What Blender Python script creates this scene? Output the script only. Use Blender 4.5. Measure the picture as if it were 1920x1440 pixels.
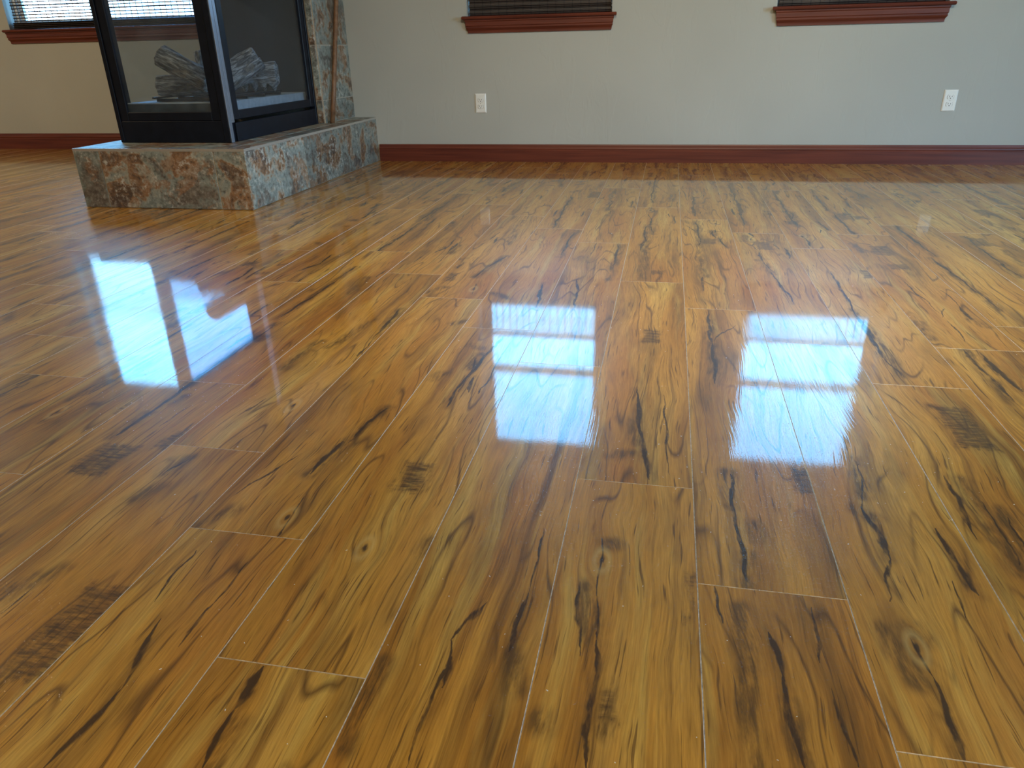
import bpy, bmesh, math, random
from mathutils import Vector, Matrix, noise

random.seed(7)
for o in list(bpy.data.objects):
    bpy.data.objects.remove(o, do_unlink=True)
SC = bpy.context.scene
COL = SC.collection

# ------------------------------------------------------------------ camera
CAM_H = 0.67
pitch, yaw, roll = math.radians(24.6188), math.radians(11.8128), math.radians(-1.32455)
cy, sy, cp, sp = math.cos(yaw), math.sin(yaw), math.cos(pitch), math.sin(pitch)
fw = Vector((-sy * cp, cy * cp, -sp))
rt0 = Vector((cy, sy, 0))
up0 = rt0.cross(fw)
rt = rt0 * math.cos(roll) + up0 * math.sin(roll)
up = -rt0 * math.sin(roll) + up0 * math.cos(roll)
cd = bpy.data.cameras.new('camera')
cam = bpy.data.objects.new('camera', cd)
COL.objects.link(cam)
cam.matrix_world = Matrix(((rt.x, up.x, -fw.x, 0), (rt.y, up.y, -fw.y, 0), (rt.z, up.z, -fw.z, CAM_H), (0, 0, 0, 1)))
cd.sensor_width = 36
cd.lens = 1370.94 / 1920 * 36
cd.clip_start = 0.01
SC.camera = cam

# ------------------------------------------------------------------ world, lights, exposure
SKY_STRENGTH = 13.0
FILL_LAMP_POWER = 48.0
w = bpy.data.worlds.new('sky')
SC.world = w
w.use_nodes = True
nt = w.node_tree
nt.nodes.clear()
wo = nt.nodes.new('ShaderNodeOutputWorld')
bg = nt.nodes.new('ShaderNodeBackground')
tc = nt.nodes.new('ShaderNodeTexCoord')
sx = nt.nodes.new('ShaderNodeSeparateXYZ')
rp = nt.nodes.new('ShaderNodeValToRGB')
rp.color_ramp.elements[0].position = 0.0
rp.color_ramp.elements[0].color = (0.60, 0.82, 1.0, 1)
e_ = rp.color_ramp.elements.new(0.3)
e_.color = (0.15, 0.56, 1.0, 1)
e_ = rp.color_ramp.elements[-1]
e_.position = 0.85
e_.color = (0.09, 0.42, 1.0, 1)
cl = nt.nodes.new('ShaderNodeTexNoise')
cl.inputs['Scale'].default_value = 2.2
cl.inputs['Detail'].default_value = 4
cr = nt.nodes.new('ShaderNodeMapRange')
cr.inputs[1].default_value = 0.5
cr.inputs[2].default_value = 0.8
cr.inputs[3].default_value = 0.0
cr.inputs[4].default_value = 0.35
cm = nt.nodes.new('ShaderNodeMix')
cm.data_type = 'RGBA'
cm.inputs[7].default_value = (0.26, 0.68, 1.0, 1)
nt.links.new(tc.outputs['Generated'], sx.inputs[0])
nt.links.new(sx.outputs['Z'], rp.inputs[0])
nt.links.new(tc.outputs['Generated'], cl.inputs['Vector'])
nt.links.new(cl.outputs[0], cr.inputs[0])
nt.links.new(cr.outputs[0], cm.inputs[0])
nt.links.new(rp.outputs[0], cm.inputs[6])
nt.links.new(cm.outputs[2], bg.inputs[0])
bg.inputs[1].default_value = SKY_STRENGTH
nt.links.new(bg.outputs[0], wo.inputs[0])

def area(name, loc, rot, sxy, power=0, col=(1, 1, 1), portal=False):
    l = bpy.data.lights.new(name, 'AREA')
    l.shape = 'RECTANGLE'
    l.size, l.size_y = sxy
    l.energy = power
    l.color = col
    l.cycles.is_portal = portal
    o = bpy.data.objects.new(name, l)
    o.location = loc
    o.rotation_euler = rot
    COL.objects.link(o)
    return o

R90 = math.pi / 2
# sky portals in the openings of the room (sampling aids, they give no light of their own)
area('window_light', (-0.80, 5.0, 1.54), (-R90, 0, 0), (0.86, 1.36), portal=True)
area('window_light', (1.015, 5.0, 1.54), (-R90, 0, 0), (0.88, 1.36), portal=True)
area('window_light', (-4.21, 5.58, 1.57), (-R90, 0, 0), (1.68, 1.36), portal=True)
area('window_light', (-6.80, 5.58, 1.57), (-R90, 0, 0), (0.85, 1.36), portal=True)
area('window_light', (3.30, 2.1, 1.05), (R90, 0, R90), (2.4, 2.1), portal=True)
# added warm fill lamps on the ceiling, out of view
FILL_LAMPS = [((0.6, -0.9), 1.0, 'added round flush fill lamp on the ceiling behind the camera'), ((-5.0, 2.7), 1.45, 'added round flush fill lamp on the ceiling in front of the alcove')]
for (lx, ly), k, _ in FILL_LAMPS:
    area('fill_lamp_light', (lx, ly, 2.50), (0, 0, 0), (0.36, 0.36), FILL_LAMP_POWER * k, (1.0, 0.80, 0.53))
# added fill spots, out of view, tilted to brighten the far floor
FILL_SPOT_POWER = 165.0
FILL_SPOTS = [((-0.15, 1.45), (-0.55, 3.35), 'added white gimbal fill spot on the ceiling nearer the alcove'), ((1.25, 1.45), (1.1, 3.35), 'added white gimbal fill spot on the ceiling nearer the patio door')]
for (lx, ly), (tx, ty), _ in FILL_SPOTS:
    sl = bpy.data.lights.new('fill_spot_beam', 'SPOT')
    sl.energy = FILL_SPOT_POWER
    sl.color = (1.0, 0.84, 0.60)
    sl.spot_size = math.radians(112)
    sl.spot_blend = 1.0
    sl.shadow_soft_size = 0.06
    so = bpy.data.objects.new('fill_spot_beam', sl)
    so.location = (lx, ly, 2.40)
    so.rotation_euler = (Vector((tx, ty, 0.0)) - so.location).to_track_quat('-Z', 'Y').to_euler()
    COL.objects.link(so)

vs = SC.view_settings
vs.view_transform = 'Standard'
vs.look = 'None'
vs.gamma = 1
vs.use_curve_mapping = False
vs.exposure = 0.0
SC.display_settings.display_device = 'sRGB'
cyc = SC.cycles
cyc.max_bounces = 8
cyc.diffuse_bounces = 4
cyc.glossy_bounces = 4
cyc.transparent_max_bounces = 12
cyc.transmission_bounces = 4
cyc.caustics_reflective = False
cyc.caustics_refractive = False
cyc.sample_clamp_indirect = 6
cyc.use_denoising = True

# ------------------------------------------------------------------ helpers
class MB:
    def __init__(s):
        s.v, s.f = [], []
    def quad(s, a, b, c, d):
        n = len(s.v)
        s.v += [tuple(a), tuple(b), tuple(c), tuple(d)]
        s.f.append((n, n + 1, n + 2, n + 3))
    def box(s, x0, x1, y0, y1, z0, z1):
        n = len(s.v)
        s.v += [(x, y, z) for x in (x0, x1) for y in (y0, y1) for z in (z0, z1)]
        s.f += [tuple(n + i for i in q) for q in ((0, 1, 3, 2), (4, 6, 7, 5), (0, 4, 5, 1), (2, 3, 7, 6), (0, 2, 6, 4), (1, 5, 7, 3))]
    def rings(s, rings, cap=True, closed=False):
        n0 = len(s.v)
        m = len(rings[0])
        for r in rings:
            s.v += [tuple(p) for p in r]
        k = len(rings)
        for i in range(k if closed else k - 1):
            a, b = n0 + i * m, n0 + ((i + 1) % k) * m
            for j in range(m):
                j2 = (j + 1) % m
                s.f.append((a + j, a + j2, b + j2, b + j))
        if cap and not closed:
            s.f.append(tuple(n0 + j for j in range(m))[::-1])
            s.f.append(tuple(n0 + (k - 1) * m + j for j in range(m)))
    def tube(s, pts, r, seg=8):
        pts = [Vector(p) for p in pts]
        rs = r if isinstance(r, (list, tuple)) else [r] * len(pts)
        rings = []
        for i, p in enumerate(pts):
            d = (pts[min(i + 1, len(pts) - 1)] - pts[max(i - 1, 0)]).normalized()
            a = d.orthogonal().normalized()
            if abs(d.z) < 0.9:
                a = d.cross(Vector((0, 0, 1))).normalized()
            b = d.cross(a)
            rings.append([p + (a * math.cos(t) + b * math.sin(t)) * rs[i] for t in [2 * math.pi * j / seg for j in range(seg)]])
        s.rings(rings)
    def profile_x(s, prof, x0, x1, inset0=None, inset1=None):
        """prof: (y, z) loop extruded along x; inset gives a per-point shift of the end"""
        i0 = inset0 or [0] * len(prof)
        i1 = inset1 or [0] * len(prof)
        s.rings([[(x0 + d, y, z) for (y, z), d in zip(prof, i0)], [(x1 - d, y, z) for (y, z), d in zip(prof, i1)]])
    def profile_y(s, prof, y0, y1):
        s.rings([[(x, y0, z) for x, z in prof], [(x, y1, z) for x, z in prof]])
    def mesh(s, name, bevel=0, smooth=False):
        me = bpy.data.meshes.new(name)
        bm = bmesh.new()
        vs_ = [bm.verts.new(p) for p in s.v]
        for f in s.f:
            try:
                bm.faces.new([vs_[i] for i in f])
            except ValueError:
                pass
        bmesh.ops.recalc_face_normals(bm, faces=bm.faces)
        if bevel:
            bmesh.ops.bevel(bm, geom=[e for e in bm.edges if e.is_manifold and e.calc_face_angle(0) > 0.5], offset=bevel, segments=1, affect='EDGES', profile=0.5)
        for f in bm.faces:
            f.smooth = smooth
        bm.to_mesh(me)
        bm.free()
        return me
    def build(s, name, mat, parent=None, bevel=0, smooth=False, **kw):
        return link(name, s.mesh(name, bevel, smooth), mat, parent, **kw)

def link(name, me, mat, parent=None, **kw):
    if mat and not me.materials:
        me.materials.append(mat)
    o = bpy.data.objects.new(name, me)
    COL.objects.link(o)
    o.parent = parent
    if parent is not None:
        o.matrix_parent_inverse = Matrix.Translation(-parent.location)
    for k, v in kw.items():
        o[k] = v
    return o

def empty(name, loc, **kw):
    o = bpy.data.objects.new(name, None)
    o.location = loc
    o.empty_display_size = 0.1
    COL.objects.link(o)
    for k, v in kw.items():
        o[k] = v
    return o

class NT:
    """small builder for node materials"""
    def __init__(s, name):
        s.m = bpy.data.materials.new(name)
        s.m.use_nodes = True
        s.t = s.m.node_tree
        s.t.nodes.clear()
        s.out = s.t.nodes.new('ShaderNodeOutputMaterial')
    def n(s, typ, **props):
        nd = s.t.nodes.new('ShaderNode' + typ)
        for k, v in props.items():
            setattr(nd, k, v)
        return nd
    def set(s, sock, v):
        if hasattr(v, 'links') or isinstance(v, bpy.types.NodeSocket):
            s.t.links.new(v, sock)
        elif v is not None:
            if sock.type == 'RGBA' and len(v) == 3:
                v = tuple(v) + (1,)
            sock.default_value = v
    def math(s, op, a, b=None, c=None, clamp=False):
        nd = s.n('Math', operation=op, use_clamp=clamp)
        for i, v in enumerate((a, b, c)):
            if v is not None:
                s.set(nd.inputs[i], v)
        return nd.outputs[0]
    def vm(s, op, a, b=None, scale=None):
        nd = s.n('VectorMath', operation=op)
        s.set(nd.inputs[0], a)
        if b is not None:
            s.set(nd.inputs[1], b)
        if scale is not None:
            s.set(nd.inputs['Scale'], scale)
        return nd.outputs['Value'] if op in ('DOT_PRODUCT', 'LENGTH') else nd.outputs[0]
    def xyz(s, x, y=0.0, z=0.0):
        nd = s.n('CombineXYZ')
        for i, v in enumerate((x, y, z)):
            s.set(nd.inputs[i], v)
        return nd.outputs[0]
    def sep(s, v):
        nd = s.n('SeparateXYZ')
        s.set(nd.inputs[0], v)
        return nd.outputs
    def noise(s, v, scale=1.0, detail=2.0, rough=0.5, dist=0.0):
        nd = s.n('TexNoise')
        s.set(nd.inputs['Vector'], v)
        nd.inputs['Scale'].default_value = scale
        nd.inputs['Detail'].default_value = detail
        nd.inputs['Roughness'].default_value = rough
        nd.inputs['Distortion'].default_value = dist
        return nd.outputs[0]
    def rng(s, v, a, b, c=0.0, d=1.0, smooth=False):
        nd = s.n('MapRange')
        if smooth:
            nd.interpolation_type = 'SMOOTHSTEP'
        s.set(nd.inputs[0], v)
        for i, x in enumerate((a, b, c, d)):
            s.set(nd.inputs[i + 1], x)
        return nd.outputs[0]
    def ramp(s, v, stops):
        nd = s.n('ValToRGB')
        e = nd.color_ramp.elements
        while len(e) < len(stops):
            e.new(0.5)
        for el, (p, c) in zip(e, stops):
            el.position = p
            el.color = tuple(c) + (1,) if len(c) == 3 else c
        s.set(nd.inputs[0], v)
        return nd.outputs[0]
    def mix(s, f, a, b, blend='MIX'):
        nd = s.n('Mix', data_type='RGBA', blend_type=blend)
        s.set(nd.inputs[0], f)
        s.set(nd.inputs[6], a)
        s.set(nd.inputs[7], b)
        return nd.outputs[2]
    def bump(s, h, dist, strength=1.0):
        nd = s.n('Bump')
        nd.inputs['Strength'].default_value = strength
        nd.inputs['Distance'].default_value = dist
        s.set(nd.inputs['Height'], h)
        return nd.outputs[0]
    def bsdf(s, col, rough=0.5, normal=None, **kw):
        b = s.n('BsdfPrincipled')
        s.set(b.inputs['Base Color'], col)
        s.set(b.inputs['Roughness'], rough)
        if normal is not None:
            s.set(b.inputs['Normal'], normal)
        for k, v in kw.items():
            s.set(b.inputs[k.replace('_', ' ')], v)
        s.t.links.new(b.outputs[0], s.out.inputs[0])
        return s.m
    def objco(s):
        return s.n('TexCoord').outputs['Object']
    def gpos(s):
        return s.n('NewGeometry').outputs['Position']
    def rand(s):
        return s.n('ObjectInfo').outputs['Random']
    def attr(s, name):
        return s.n('Attribute', attribute_type='OBJECT', attribute_name=name).outputs['Vector']

# ------------------------------------------------------------------ materials
N_W, N_C, N_S, N_H = 4, 4, 4, 2

def make_wood_floor():
    s = NT('laminate_wood')
    uv = s.n('UVMap').outputs[0]
    u, v, _ = s.sep(uv)
    rnd = s.rand()
    off = s.xyz(s.math('MULTIPLY', rnd, 41.0), s.math('MULTIPLY', rnd, 173.0), s.math('MULTIPLY', rnd, 9.0))
    P = s.xyz(u, v, 0.0)
    def co(su, sv, uu=u, seed=0.0):
        p = s.xyz(s.math('MULTIPLY', uu, su), s.math('MULTIPLY', v, sv), seed)
        return s.vm('ADD', p, off)
    flow = s.math('SUBTRACT', s.noise(co(5.0, 1.9), 1, 2), 0.5)
    wig = s.math('SUBTRACT', s.noise(co(22.0, 9.0, seed=3.0), 1, 2), 0.5)
    u1 = s.math('ADD', u, s.math('MULTIPLY', flow, 0.075))
    u1 = s.math('ADD', u1, s.math('MULTIPLY', wig, 0.008))
    # knot: the grain bulges round it
    K = s.attr('knot')
    dk = s.vm('MULTIPLY', s.vm('SUBTRACT', P, K), (1.0, 0.42, 0.0))
    kr = s.vm('LENGTH', dk)
    kg = s.math('EXPONENT', s.math('MULTIPLY', s.math('MULTIPLY', kr, kr), -1600.0))
    u1 = s.math('SUBTRACT', u1, s.math('MULTIPLY', s.math('MULTIPLY', s.sep(dk)[0], kg), 0.9))
    # broad figure
    nb = s.noise(co(11.0, 0.8, u1, 1.0), 1, 3, 0.55)
    col = s.ramp(nb, [(0.28, (0.215, 0.092, 0.010)), (0.42, (0.385, 0.174, 0.020)), (0.55, (0.50, 0.248, 0.034)), (0.72, (0.57, 0.330, 0.068))])
    nh = s.noise(co(9.0, 1.3, u1, 5.0), 1, 2)
    col = s.mix(s.rng(nh, 0.5, 0.66, 0.0, 0.6), col, (0.40, 0.155, 0.018, 1))
    nl = s.noise(co(30.0, 1.6, u1, 7.0), 1, 3)
    col = s.mix(s.rng(nl, 0.54, 0.70, 0.0, 0.62), col, (0.53, 0.350, 0.078, 1))
    # brown long streaks
    ns = s.noise(co(34.0, 1.0, u1, 11.0), 1, 4, 0.6)
    msk = s.noise(co(7.0, 0.9, u1, 13.0), 1, 1)
    st = s.math('MULTIPLY', s.rng(ns, 0.50, 0.70), s.rng(msk, 0.38, 0.62))
    col = s.mix(s.math('MULTIPLY', st, 0.85), col, (0.125, 0.052, 0.009, 1))
    cld = s.noise(co(13.0, 2.6, u1, 61.0), 1, 3, 0.6)
    col = s.mix(s.rng(cld, 0.54, 0.74, 0.0, 0.7), col, (0.155, 0.075, 0.014, 1))
    hair = s.rng(s.noise(co(150.0, 2.2, u1, 67.0), 1, 2, 0.6), 0.56, 0.70)
    col = s.mix(s.math('MULTIPLY', hair, s.rng(msk, 0.35, 0.6, 0.15, 0.55)), col, (0.14, 0.062, 0.012, 1))
    # contour veins
    nv = s.noise(co(9.0, 0.95, u1, 17.0), 1, 1.5)
    g = s.math('ABSOLUTE', s.math('SUBTRACT', s.math('FRACT', s.math('MULTIPLY', nv, 13.0)), 0.5))
    vein = s.math('MULTIPLY', s.rng(g, 0.0, 0.10, 1.0, 0.0), s.rng(s.noise(co(14.0, 3.0, seed=19.0), 1, 2), 0.40, 0.58))
    col = s.mix(s.math('MULTIPLY', vein, 0.80), col, (0.085, 0.036, 0.008, 1))
    # short dark ticks and fine grain
    tick = s.rng(s.noise(co(210.0, 8.0, u1, 23.0), 1, 2, 0.6), 0.62, 0.69)
    col = s.mix(s.math('MULTIPLY', tick, 0.72), col, (0.085, 0.036, 0.008, 1))
    fine = s.noise(co(380.0, 16.0, u1, 29.0), 1, 3, 0.7)
    col = s.mix(1.0, col, s.ramp(fine, [(0.25, (0.70, 0.66, 0.58)), (0.75, (1.2, 1.2, 1.2))]), 'MULTIPLY')
    # printed marks at their places on each board
    wob = s.noise(co(26.0, 8.0, seed=31.0), 1, 2, 0.5)
    wob2 = s.noise(co(90.0, 26.0, seed=37.0), 1, 3, 0.6)
    Pw = s.vm('ADD', P, s.xyz(s.math('ADD', s.math('MULTIPLY', s.math('SUBTRACT', wob, 0.5), 0.030), s.math('MULTIPLY', s.math('SUBTRACT', wob2, 0.5), 0.009)), 0.0, 0.0))
    dark = None
    def seg(a, b):
        A, B = s.attr(a), s.attr(b)
        AB = s.vm('SUBTRACT', B, A)
        PA = s.vm('SUBTRACT', Pw, A)
        t = s.math('DIVIDE', s.vm('DOT_PRODUCT', PA, AB), s.vm('DOT_PRODUCT', AB, AB), clamp=True)
        d = s.vm('LENGTH', s.vm('SUBTRACT', PA, s.vm('SCALE', AB, scale=t)))
        prof = s.math('MULTIPLY', s.math('MULTIPLY', t, s.math('SUBTRACT', 1.0, t)), 4.0)
        return d, prof
    def fold(cur, x):
        return x if cur is None else s.math('MAXIMUM', cur, x)
    smudge = None
    for i in range(N_S):
        d, prof = seg('sa%d' % i, 'sb%d' % i)
        x = s.rng(d, 0.003, 0.026, 1.0, 0.0, True)
        smudge = fold(smudge, x)
    for i in range(N_W):
        d, prof = seg('wa%d' % i, 'wb%d' % i)
        wd = s.math('MULTIPLY_ADD', prof, 0.0050, 0.0010)
        x = s.math('SUBTRACT', 1.0, s.math('DIVIDE', d, wd), clamp=True)
        dark = fold(dark, s.math('MULTIPLY', x, 2.2, clamp=True))
        smudge = fold(smudge, s.rng(d, 0.0, 0.020, 0.55, 0.0, True))
    for i in range(N_C):
        d, prof = seg('ca%d' % i, 'cb%d' % i)
        wd = s.math('MULTIPLY_ADD', prof, 0.0022, 0.0007)
        x = s.math('SUBTRACT', 1.0, s.math('DIVIDE', d, wd), clamp=True)
        dark = fold(dark, s.math('MULTIPLY', x, 1.6, clamp=True))
    smtex = s.rng(s.noise(co(85.0, 14.0, u1, 41.0), 1, 4, 0.7), 0.38, 0.60, 0.10, 1.0)
    col = s.mix(s.math('MULTIPLY', s.math('MULTIPLY', smudge, smtex), 0.85), col, (0.080, 0.038, 0.009, 1))
    hat = None
    for i in range(N_H):
        A, B = s.attr('ha%d' % i), s.attr('hb%d' % i)
        q = s.sep(s.vm('SUBTRACT', s.vm('ABSOLUTE', s.vm('SUBTRACT', Pw, A)), B))
        hat = fold(hat, s.rng(s.math('ADD', s.math('MAXIMUM', q[0], q[1]), s.math('MULTIPLY', s.math('SUBTRACT', smtex, 0.5), 0.016)), -0.014, 0.004, 1.0, 0.0, True))
    hl = s.rng(s.noise(co(30.0, 130.0, seed=43.0), 1, 5, 0.72), 0.36, 0.62, 0.30, 1.0)
    col = s.mix(s.math('MULTIPLY', s.math('MULTIPLY', hat, hl), 0.9), col, (0.050, 0.023, 0.009, 1))
    crk = s.math('MULTIPLY', dark, s.rng(wob2, 0.3, 0.5, 0.45, 1.0))
    col = s.mix(s.math('MULTIPLY', crk, 0.93), col, (0.040, 0.019, 0.008, 1))
    # knot: pale ring with a dark eye
    ring = s.math('MULTIPLY', s.rng(kr, 0.006, 0.010), s.rng(kr, 0.010, 0.016, 1.0, 0.0))
    col = s.mix(s.math('MULTIPLY', ring, 0.35), col, (0.58, 0.40, 0.14, 1))
    kn = s.rng(s.math('ADD', kr, s.math('MULTIPLY', s.math('SUBTRACT', wob2, 0.5), 0.008)), 0.002, 0.0045, 1.0, 0.0)
    col = s.mix(s.math('MULTIPLY', kn, 0.9), col, (0.035, 0.016, 0.007, 1))
    # relief under the clear coat
    up_ = s.noise(co(230.0, 4.0, u1, 47.0), 1, 2, 0.6)
    speck = s.rng(s.noise(s.xyz(s.math('MULTIPLY', u, 520.0), s.math('MULTIPLY', v, 520.0), 51.0), 1, 1), 0.60, 0.72)
    dimple = s.noise(s.xyz(s.math('MULTIPLY', u, 330.0), s.math('MULTIPLY', v, 330.0), 57.0), 1, 1)
    wave = s.noise(co(16.0, 5.0, seed=53.0), 1, 1)
    amt = s.n('Attribute', attribute_type='OBJECT', attribute_name='emboss').outputs['Fac']
    h = s.math('MULTIPLY', s.math('MULTIPLY', up_, amt), 0.085)
    h = s.math('ADD', h, s.math('MULTIPLY', speck, 0.070))
    h = s.math('ADD', h, s.math('MULTIPLY', dimple, 0.016))
    h = s.math('ADD', h, s.math('MULTIPLY', wave, 0.07))
    nrm = s.bump(h, 0.001, 1.0)
    return s.bsdf(col, 0.42, None, Specular_IOR_Level=0.12, Coat_Weight=1.0, Coat_Roughness=0.03, Coat_IOR=1.5, Coat_Normal=nrm)

def make_paint(name, col, rough=0.75, bump=0.0004):
    s = NT(name)
    p = s.gpos()
    c = s.noise(p, 1.7, 2)
    cc = s.mix(s.rng(c, 0.35, 0.65), tuple(x * 0.97 for x in col), tuple(min(1, x * 1.03) for x in col))
    h = s.noise(p, 150.0, 3)
    tr = s.rng(s.noise(s.vm('MULTIPLY', p, (9.0, 9.0, 3.0)), 1.0, 3, 0.6, 0.8), 0.57, 0.63)
    h = s.math('ADD', s.math('MULTIPLY', h, 0.35), tr)
    return s.bsdf(cc, rough, s.bump(h, bump), Specular_IOR_Level=0.3)

def make_mahogany():
    s = NT('mahogany_stain')
    p = s.gpos()
    g = s.noise(s.vm('MULTIPLY', p, (2.2, 2.2, 60.0)), 1.0, 3, 0.6, 0.4)
    c = s.ramp(g, [(0.3, (0.080, 0.016, 0.010)), (0.7, (0.150, 0.034, 0.018))])
    return s.bsdf(c, 0.42, s.bump(g, 0.0002), Specular_IOR_Level=0.4)

def make_slate():
    s = NT('slate_tile')
    p = s.gpos()
    r = s.rand()
    q = s.vm('ADD', p, s.xyz(s.math('MULTIPLY', r, 31.0), s.math('MULTIPLY', r, 57.0), s.math('MULTIPLY', r, 77.0)))
    warp = s.n('TexNoise')
    s.set(warp.inputs['Vector'], q)
    warp.inputs['Scale'].default_value = 4.0
    warp.inputs['Detail'].default_value = 3
    q2 = s.vm('ADD', q, s.vm('SCALE', s.vm('SUBTRACT', warp.outputs[1], (0.5, 0.5, 0.5)), scale=0.34))
    n1 = s.noise(q2, 4.2, 4, 0.6)
    c = s.ramp(n1, [(0.30, (0.080, 0.062, 0.050)), (0.39, (0.170, 0.150, 0.125)), (0.45, (0.200, 0.235, 0.215)), (0.50, (0.250, 0.290, 0.265)), (0.54, (0.330, 0.315, 0.255)), (0.565, (0.29, 0.165, 0.085)), (0.62, (0.130, 0.080, 0.052)), (0.70, (0.25, 0.215, 0.165))])
    n2 = s.noise(q2, 6.0, 4, 0.65)
    c = s.mix(s.rng(n2, 0.565, 0.61, 0.0, 0.7), c, (0.30, 0.160, 0.078, 1))
    n4 = s.noise(q2, 5.5, 4, 0.65)
    c = s.mix(s.rng(n4, 0.42, 0.36, 0.0, 0.75), c, (0.080, 0.060, 0.052, 1))
    n3 = s.noise(q, 42.0, 5, 0.75)
    n5 = s.noise(q2, 10.0, 3, 0.6)
    c = s.mix(s.math('MULTIPLY', s.rng(n3, 0.50, 0.62), s.rng(n5, 0.48, 0.62, 0.25, 1.0)), c, (0.54, 0.54, 0.49, 1))
    c = s.mix(s.rng(n3, 0.46, 0.34, 0.0, 0.8), c, (0.055, 0.046, 0.042, 1))
    tone = s.n('HueSaturation')
    s.set(tone.inputs['Value'], s.rng(r, 0.0, 1.0, 0.64, 1.02))
    s.set(tone.inputs['Color'], c)
    rel = s.math('ADD', s.noise(q2, 12.0, 4, 0.6), s.math('MULTIPLY', n3, 0.45))
    return s.bsdf(tone.outputs[0], 0.38, s.bump(rel, 0.004), Specular_IOR_Level=0.5)

def make_plain(name, col, rough=0.5, metal=0.0, var=0.12, scale=60.0, bump=0.0, **kw):
    s = NT(name)
    p = s.gpos()
    g = s.noise(p, scale, 3)
    c = s.mix(s.rng(g, 0.3, 0.7), tuple(x * (1 - var) for x in col), tuple(min(1, x * (1 + var)) for x in col))
    nrm = s.bump(g, bump) if bump else None
    return s.bsdf(c, rough, nrm, Metallic=metal, **kw)

def make_glass(name, tint=(1, 1, 1), haze=0.0):
    s = NT(name)
    tr = s.n('BsdfTransparent')
    s.set(tr.inputs[0], tint)
    gl = s.n('BsdfGlossy')
    gl.inputs['Roughness'].default_value = 0.02
    geo = s.n('NewGeometry')
    c = s.math('ABSOLUTE', s.vm('DOT_PRODUCT', geo.outputs['Normal'], geo.outputs['Incoming']))
    fr = s.math('MULTIPLY_ADD', s.math('POWER', s.math('SUBTRACT', 1.0, c), 5.0), 0.9, 0.035)
    mx = s.n('MixShader')
    s.t.links.new(fr, mx.inputs[0])
    s.t.links.new(tr.outputs[0], mx.inputs[1])
    s.t.links.new(gl.outputs[0], mx.inputs[2])
    last = mx.outputs[0]
    if haze:  # pale diffuse haze mixed over the clear pane
        df = s.n('BsdfDiffuse')
        df.inputs[0].default_value = (0.6, 0.65, 0.7, 1)
        m2 = s.n('MixShader')
        g = s.rng(s.noise(s.gpos(), 9.0, 4, 0.6), 0.4, 0.75, haze * 0.3, haze)
        s.set(m2.inputs[0], g)
        s.t.links.new(last, m2.inputs[1])
        s.t.links.new(df.outputs[0], m2.inputs[2])
        last = m2.outputs[0]
    s.t.links.new(last, s.out.inputs[0])
    return s.m

def make_bark():
    s = NT('ceramic_log')
    p = s.objco()
    st = s.noise(s.vm('MULTIPLY', p, (70.0, 70.0, 11.0)), 1.0, 5, 0.7, 0.5)
    ash = s.noise(p, 26.0, 4, 0.65)
    c = s.ramp(st, [(0.34, (0.016, 0.018, 0.022)), (0.48, (0.10, 0.105, 0.11)), (0.58, (0.32, 0.33, 0.33)), (0.72, (0.62, 0.64, 0.64))])
    c = s.mix(s.rng(ash, 0.52, 0.68, 0.0, 0.6), c, (0.30, 0.255, 0.19, 1))
    h = s.math('ADD', st, s.math('MULTIPLY', ash, 0.7))
    return s.bsdf(c, 0.9, s.bump(h, 0.006))

def make_woven():
    s = NT('woven_reed')
    p = s.gpos()
    g = s.noise(s.vm('MULTIPLY', p, (3.0, 40.0, 120.0)), 1.0, 3)
    c = s.ramp(g, [(0.3, (0.018, 0.014, 0.014)), (0.7, (0.060, 0.045, 0.038))])
    x, y, z = s.sep(p)
    th = s.math('ABSOLUTE', s.math('SUBTRACT', s.math('FRACT', s.math('MULTIPLY', x, 20.0)), 0.5))
    c = s.mix(s.rng(th, 0.44, 0.47), c, (0.012, 0.010, 0.010, 1))
    reed = s.math('SINE', s.math('MULTIPLY', z, 520.0))
    return s.bsdf(c, 0.6, s.bump(reed, 0.0012))

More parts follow.
